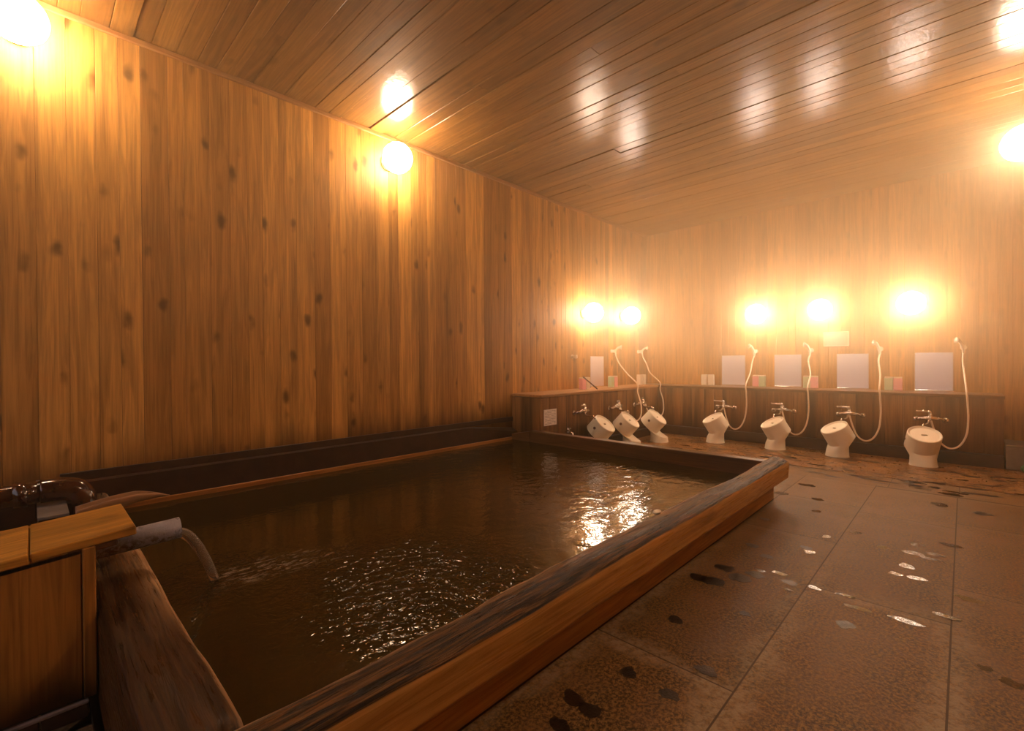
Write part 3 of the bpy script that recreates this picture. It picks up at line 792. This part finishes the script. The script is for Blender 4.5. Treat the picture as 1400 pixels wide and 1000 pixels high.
# ---------------------------------------------------------------- stools
def make_stool(tilt_deg=28, cx0=.03):
    """local +x is the side the seat leans to; hollow shell with hand slot"""
    N = 48
    o = bpy.data.objects.new('bath_stool', None); C.objects.link(o); o.empty_display_size = .05
    th = R(tilt_deg); ax = Vector((math.sin(th), 0, math.cos(th))); ex = Vector((math.cos(th), 0, -math.sin(th))); ey = Vector((0, 1, 0))
    base_r = .098; neck_r = .090; top_r = .118
    ct = Vector((cx0, 0, .285))
    bm = bmesh.new(); rings = []
    def disc(c, r, d=0.0): return [bm.verts.new(c + ax*d + (ex*math.cos(2*math.pi*k/N)+ey*math.sin(2*math.pi*k/N))*r) for k in range(N)]
    def flat(cx, z, r, sq=1.0): return [bm.verts.new((cx+math.cos(2*math.pi*k/N)*r*sq, math.sin(2*math.pi*k/N)*r, z)) for k in range(N)]
    seat_dish = disc(ct, top_r-.020, -.013); seat_in = disc(ct, top_r-.012, -.006); lip = disc(ct, top_r-.006, 0); rim = disc(ct, top_r, -.005)
    # lower edge of the leaning drum: longer on the lean side, short on the back where the undercut starts
    low = []; low2 = []
    for k in range(N):
        a = 2*math.pi*k/N; f = (1-math.cos(a))/2      # 0 at the lean side, 1 at the back
        ln = .150 + .0*f
        p_ = ct + (ex*math.cos(a)+ey*math.sin(a))*(top_r+.001) - ax*ln
        low.append(bm.verts.new(p_))
    neck = []
    for k in range(N):
        a = 2*math.pi*k/N; f = (1-math.cos(a))/2
        zz = .055 + .055*(f**1.5)
        neck.append(bm.verts.new((math.cos(a)*neck_r*1.0-.002, math.sin(a)*neck_r, zz)))
    # soften: ring between low and neck
    foot = flat(0, .022, base_r*.95); foot2 = flat(0, 0.0, base_r)
    seq = [seat_dish, seat_in, lip, rim, low, neck, foot, foot2]
    for a_, b_ in zip(seq, seq[1:]):
        for k in range(N): bm.faces.new((a_[k], a_[(k+1) % N], b_[(k+1) % N], b_[k]))
    # seat with stadium slot
    def slot(d, s=1.0):
        out = []
        for k in range(N):
            a = 2*math.pi*k/N; cx = .009*math.cos(a)*s; cy = .009*math.sin(a)*s + (.014 if math.sin(a) > 0 else -.014 if math.sin(a) < 0 else 0)
            if abs(math.sin(a)) < 1e-6: cy = 0
            out.append(bm.verts.new(ct + ax*d + ex*cx + ey*cy))
        return out
    s1 = slot(-.015); s2 = slot(-.030)
    for k in range(N):
        q = (k+1) % N
        bm.faces.new((seat_dish[k], s1[k], s1[q], seat_dish[q])); bm.faces.new((s1[k], s2[k], s2[q], s1[q]))
    und = disc(ct, top_r-.006, -.030); inn = []
    for k in range(N): bm.faces.new((s2[k], und[k], und[(k+1) % N], s2[(k+1) % N]))
    bf = flat(0, .0, base_r-.008)
    for k in range(N): bm.faces.new((foot2[k], foot2[(k+1) % N], bf[(k+1) % N], bf[k]))
    s_ = link('shell', bm, 'white', o, smooth=True)
    md = s_.modifiers.new('sharp', 'EDGE_SPLIT'); md.split_angle = R(38)
    # round plug on the flank
    a = R(-100)
    c = ct + (ex*math.cos(a)+ey*math.sin(a))*(top_r-.001) - ax*.075
    nn = (ex*math.cos(a)+ey*math.sin(a))
    bm = new(False); tube(bm, [c-nn*.003, c+nn*.0035], .014, 20); link('round_plug', bm, 'white_dark', o)
    bm = new(False); 
    # disc under the slot, coloured dark for the shade inside the hollow
    vs = [bm.verts.new(ct - ax*.045 + (ex*math.cos(2*math.pi*k/20)+ey*math.sin(2*math.pi*k/20))*.06) for k in range(20)]; bm.faces.new(vs)
    r_ = bmesh.ops.extrude_face_region(bm, geom=bm.faces[:]); 
    for q in [v_ for v_ in r_['geom'] if isinstance(v_, bmesh.types.BMVert)]: q.co -= ax*.004
    link('slot_shade_disc', bm, 'hole', o)
    return o
s0 = make_stool(31, .035)
SF = [(5.807, 2.191, 132, 'small looking white bath stool on the floor below the leftmost far mirror'),
      (5.816, 1.533, 132, 'white bath stool leaning left on the floor below the second far mirror'),
      (5.795, .947, 135, 'white bath stool leaning left on the floor below the third far mirror'),
      (5.805, .277, 200, 'white bath stool below the rightmost mirror, undercut on its left side')]
for i, (x, y, az, lab) in enumerate(SF):
    o = s0 if i == 0 else copy_tree(s0); o.location = (x+.02, y, 0); o.rotation_euler = (0, 0, R(az)); o.scale = (1.08, 1.08, 1.06); tag(o, lab, 'stool', 'white bath stools along the far counter')
s1 = make_stool(42, -.01)
SL = [(4.44, 2.85, -82, 'white tilted bath stool half hidden behind the far bath rim, nearest the bath'),
      (4.93, 2.82, -80, 'white tilted bath stool in the middle of the left three, with brown round plug'),
      (5.42, 2.72, -80, 'white tilted bath stool of the left three, nearest the room corner')]
for i, (x, y, az, lab) in enumerate(SL):
    o = s1 if i == 0 else copy_tree(s1); o.location = (x, y, 0); o.rotation_euler = (0, 0, R(az)); o.scale = (1.12, 1.12, 1.10); tag(o, lab, 'stool', 'white tilted bath stools by the left counter')

# wet spots and thin puddles lying on the floor
def blob(bm, x, y, rx, ry, mat, seed, z=.0006, n=30):
    c = bm.verts.new((x, y, z)); ring = []
    for k in range(n):
        a = 2*math.pi*k/n; f = 1 + .45*noise.noise(Vector((math.cos(a)*1.1, math.sin(a)*1.1, seed))) + .16*noise.noise(Vector((math.cos(a)*5, math.sin(a)*5, seed)))
        ring.append(bm.verts.new((x+math.cos(a)*rx*f, y+math.sin(a)*ry*f, z)))
    low = [bm.verts.new((q.co.x, q.co.y, .0001)) for q in ring]
    for k in range(n):
        bm.faces.new((c, ring[k], ring[(k+1) % n])).material_index = mat
        bm.faces.new((ring[k], low[k], low[(k+1) % n], ring[(k+1) % n])).material_index = mat
MAT['wet'] = plain('soaked stone', (.022, .011, .005), .28, nscale=160, namt=.6, bump=.5)
tt = NT('puddle film'); vv_ = tt.coord()
MAT['film'] = tt.set(color=(.05, .028, .012), rough=.06, ior=1.33, spec=.6, normal=tt.bump(tt.noise(vv_, 45, 3, .6), .45, .004))
rp_ = random.Random(11)
bm = new(False); sd = 0
for (x, y, r) in ((1.319, .774, .030), (1.109, .835, .036), (1.105, .772, .032), (1.32, .635, .030), (1.505, .599, .030), (2.14, .817, .05), (2.256, .745, .05), (2.312, .83, .045),
                  (2.34, .70, .04), (2.13, .88, .04), (2.36, .56, .03), (2.86, .60, .03), (1.0, .80, .03), (1.72, .80, .03), (2.122, .323, .032), (1.95, .62, .02), (2.6, .72, .03), (2.7, .82, .03), (4.25, -.08, .05), (3.2, .9, .03)):
    sd += 1.7; blob(bm, x, y, r*.85, r*1.0, 0, sd)
for (x, y, rx, ry) in ((4.33, .124, .06, .05), (4.71, .075, .05, .07), (4.87, .169, .05, .04), (4.78, .27, .04, .04), (4.965, .259, .04, .04), (3.311, .182, .05, .035), (3.139, .308, .035, .03), (3.151, .185, .035, .05),
                       (3.202, .103, .03, .045), (3.12, .12, .02, .05), (2.932, .204, .04, .035), (2.799, .157, .025, .04), (2.792, .228, .025, .03), (2.809, .577, .03, .03), (3.118, .559, .035, .02), (3.911, .753, .04, .04),
                       (3.6, .7, .03, .03), (2.38, .47, .018, .03), (2.30, .30, .02, .05), (2.313, .16, .025, .06), (2.39, .36, .015, .04), (2.46, .05, .02, .05), (2.088, -.106, .03, .03), (2.13, -.05, .02, .02), (2.7, -.02, .03, .05),
                       (2.43, .62, .02, .04), (2.40, .70, .015, .03), (2.28, .55, .012, .02), (3.3, .45, .03, .03), (3.42, .05, .03, .05), (3.9, .98, .05, .05), (4.3, .9, .05, .06), (4.1, 1.3, .05, .08), (4.4, 1.7, .05, .08)):
    sd += 1.7; blob(bm, x, y, rx*.8, ry*.9, 1, sd)
for i in range(230):
    x = rp_.uniform(4.75, 5.98); y = rp_.uniform(-.4, 2.6) if x < 5.3 else rp_.uniform(-.4, 2.9)
    sd += 1.7; blob(bm, x, y, rp_.uniform(.012, .028), rp_.uniform(.03, .075), 0 if rp_.random() < .8 else 1, sd, n=12)
pu = link('floor_puddles', bm, ['wet', 'film'], kind='stuff'); tag(pu, 'scattered puddles and soaked dark spots on the stone floor', 'puddle')

# small white shell-like lump on the front log
bm = new(False); bmesh.ops.create_uvsphere(bm, u_segments=16, v_segments=10, radius=.018)
for q in bm.verts: q.co = Vector((q.co.x*1.6, q.co.y*.9, q.co.z*.55))
pb = link('pale_pebble', bm, 'soap_cream', smooth=True); pb.location = (1.99, 1.012, .307); tag(pb, 'small pale pebble lying on the inner edge of the front log', 'pebble')

# ---------------------------------------------------------------- steam
t = NT('steam'); t.n.remove(t.b)
vs_ = t.node('ShaderNodeVolumeScatter'); vs_.inputs['Color'].default_value = (1, .86, .56, 1); vs_.inputs['Density'].default_value = HAZE; vs_.inputs['Anisotropy'].default_value = .6
px = t.xyz(t.geo().outputs['Position'])
t.put(vs_.inputs['Density'], t.math('MULTIPLY', t.math('MULTIPLY', t.ramp(px[0], 2.4, 6.3, .08, 1.0), t.ramp(px[2], .35, 1.35, .10, 1.0)), HAZE))
t.link(vs_.outputs[0], t.out.inputs['Volume'])
bm = new(False); box(bm, (XB+.005, YR+.005, .002), (XF-.016, YL-.02, H-.04))
sm = link('steam', bm, t.m, kind='stuff'); tag(sm, 'warm steam hanging in the air of the bath room', 'steam')
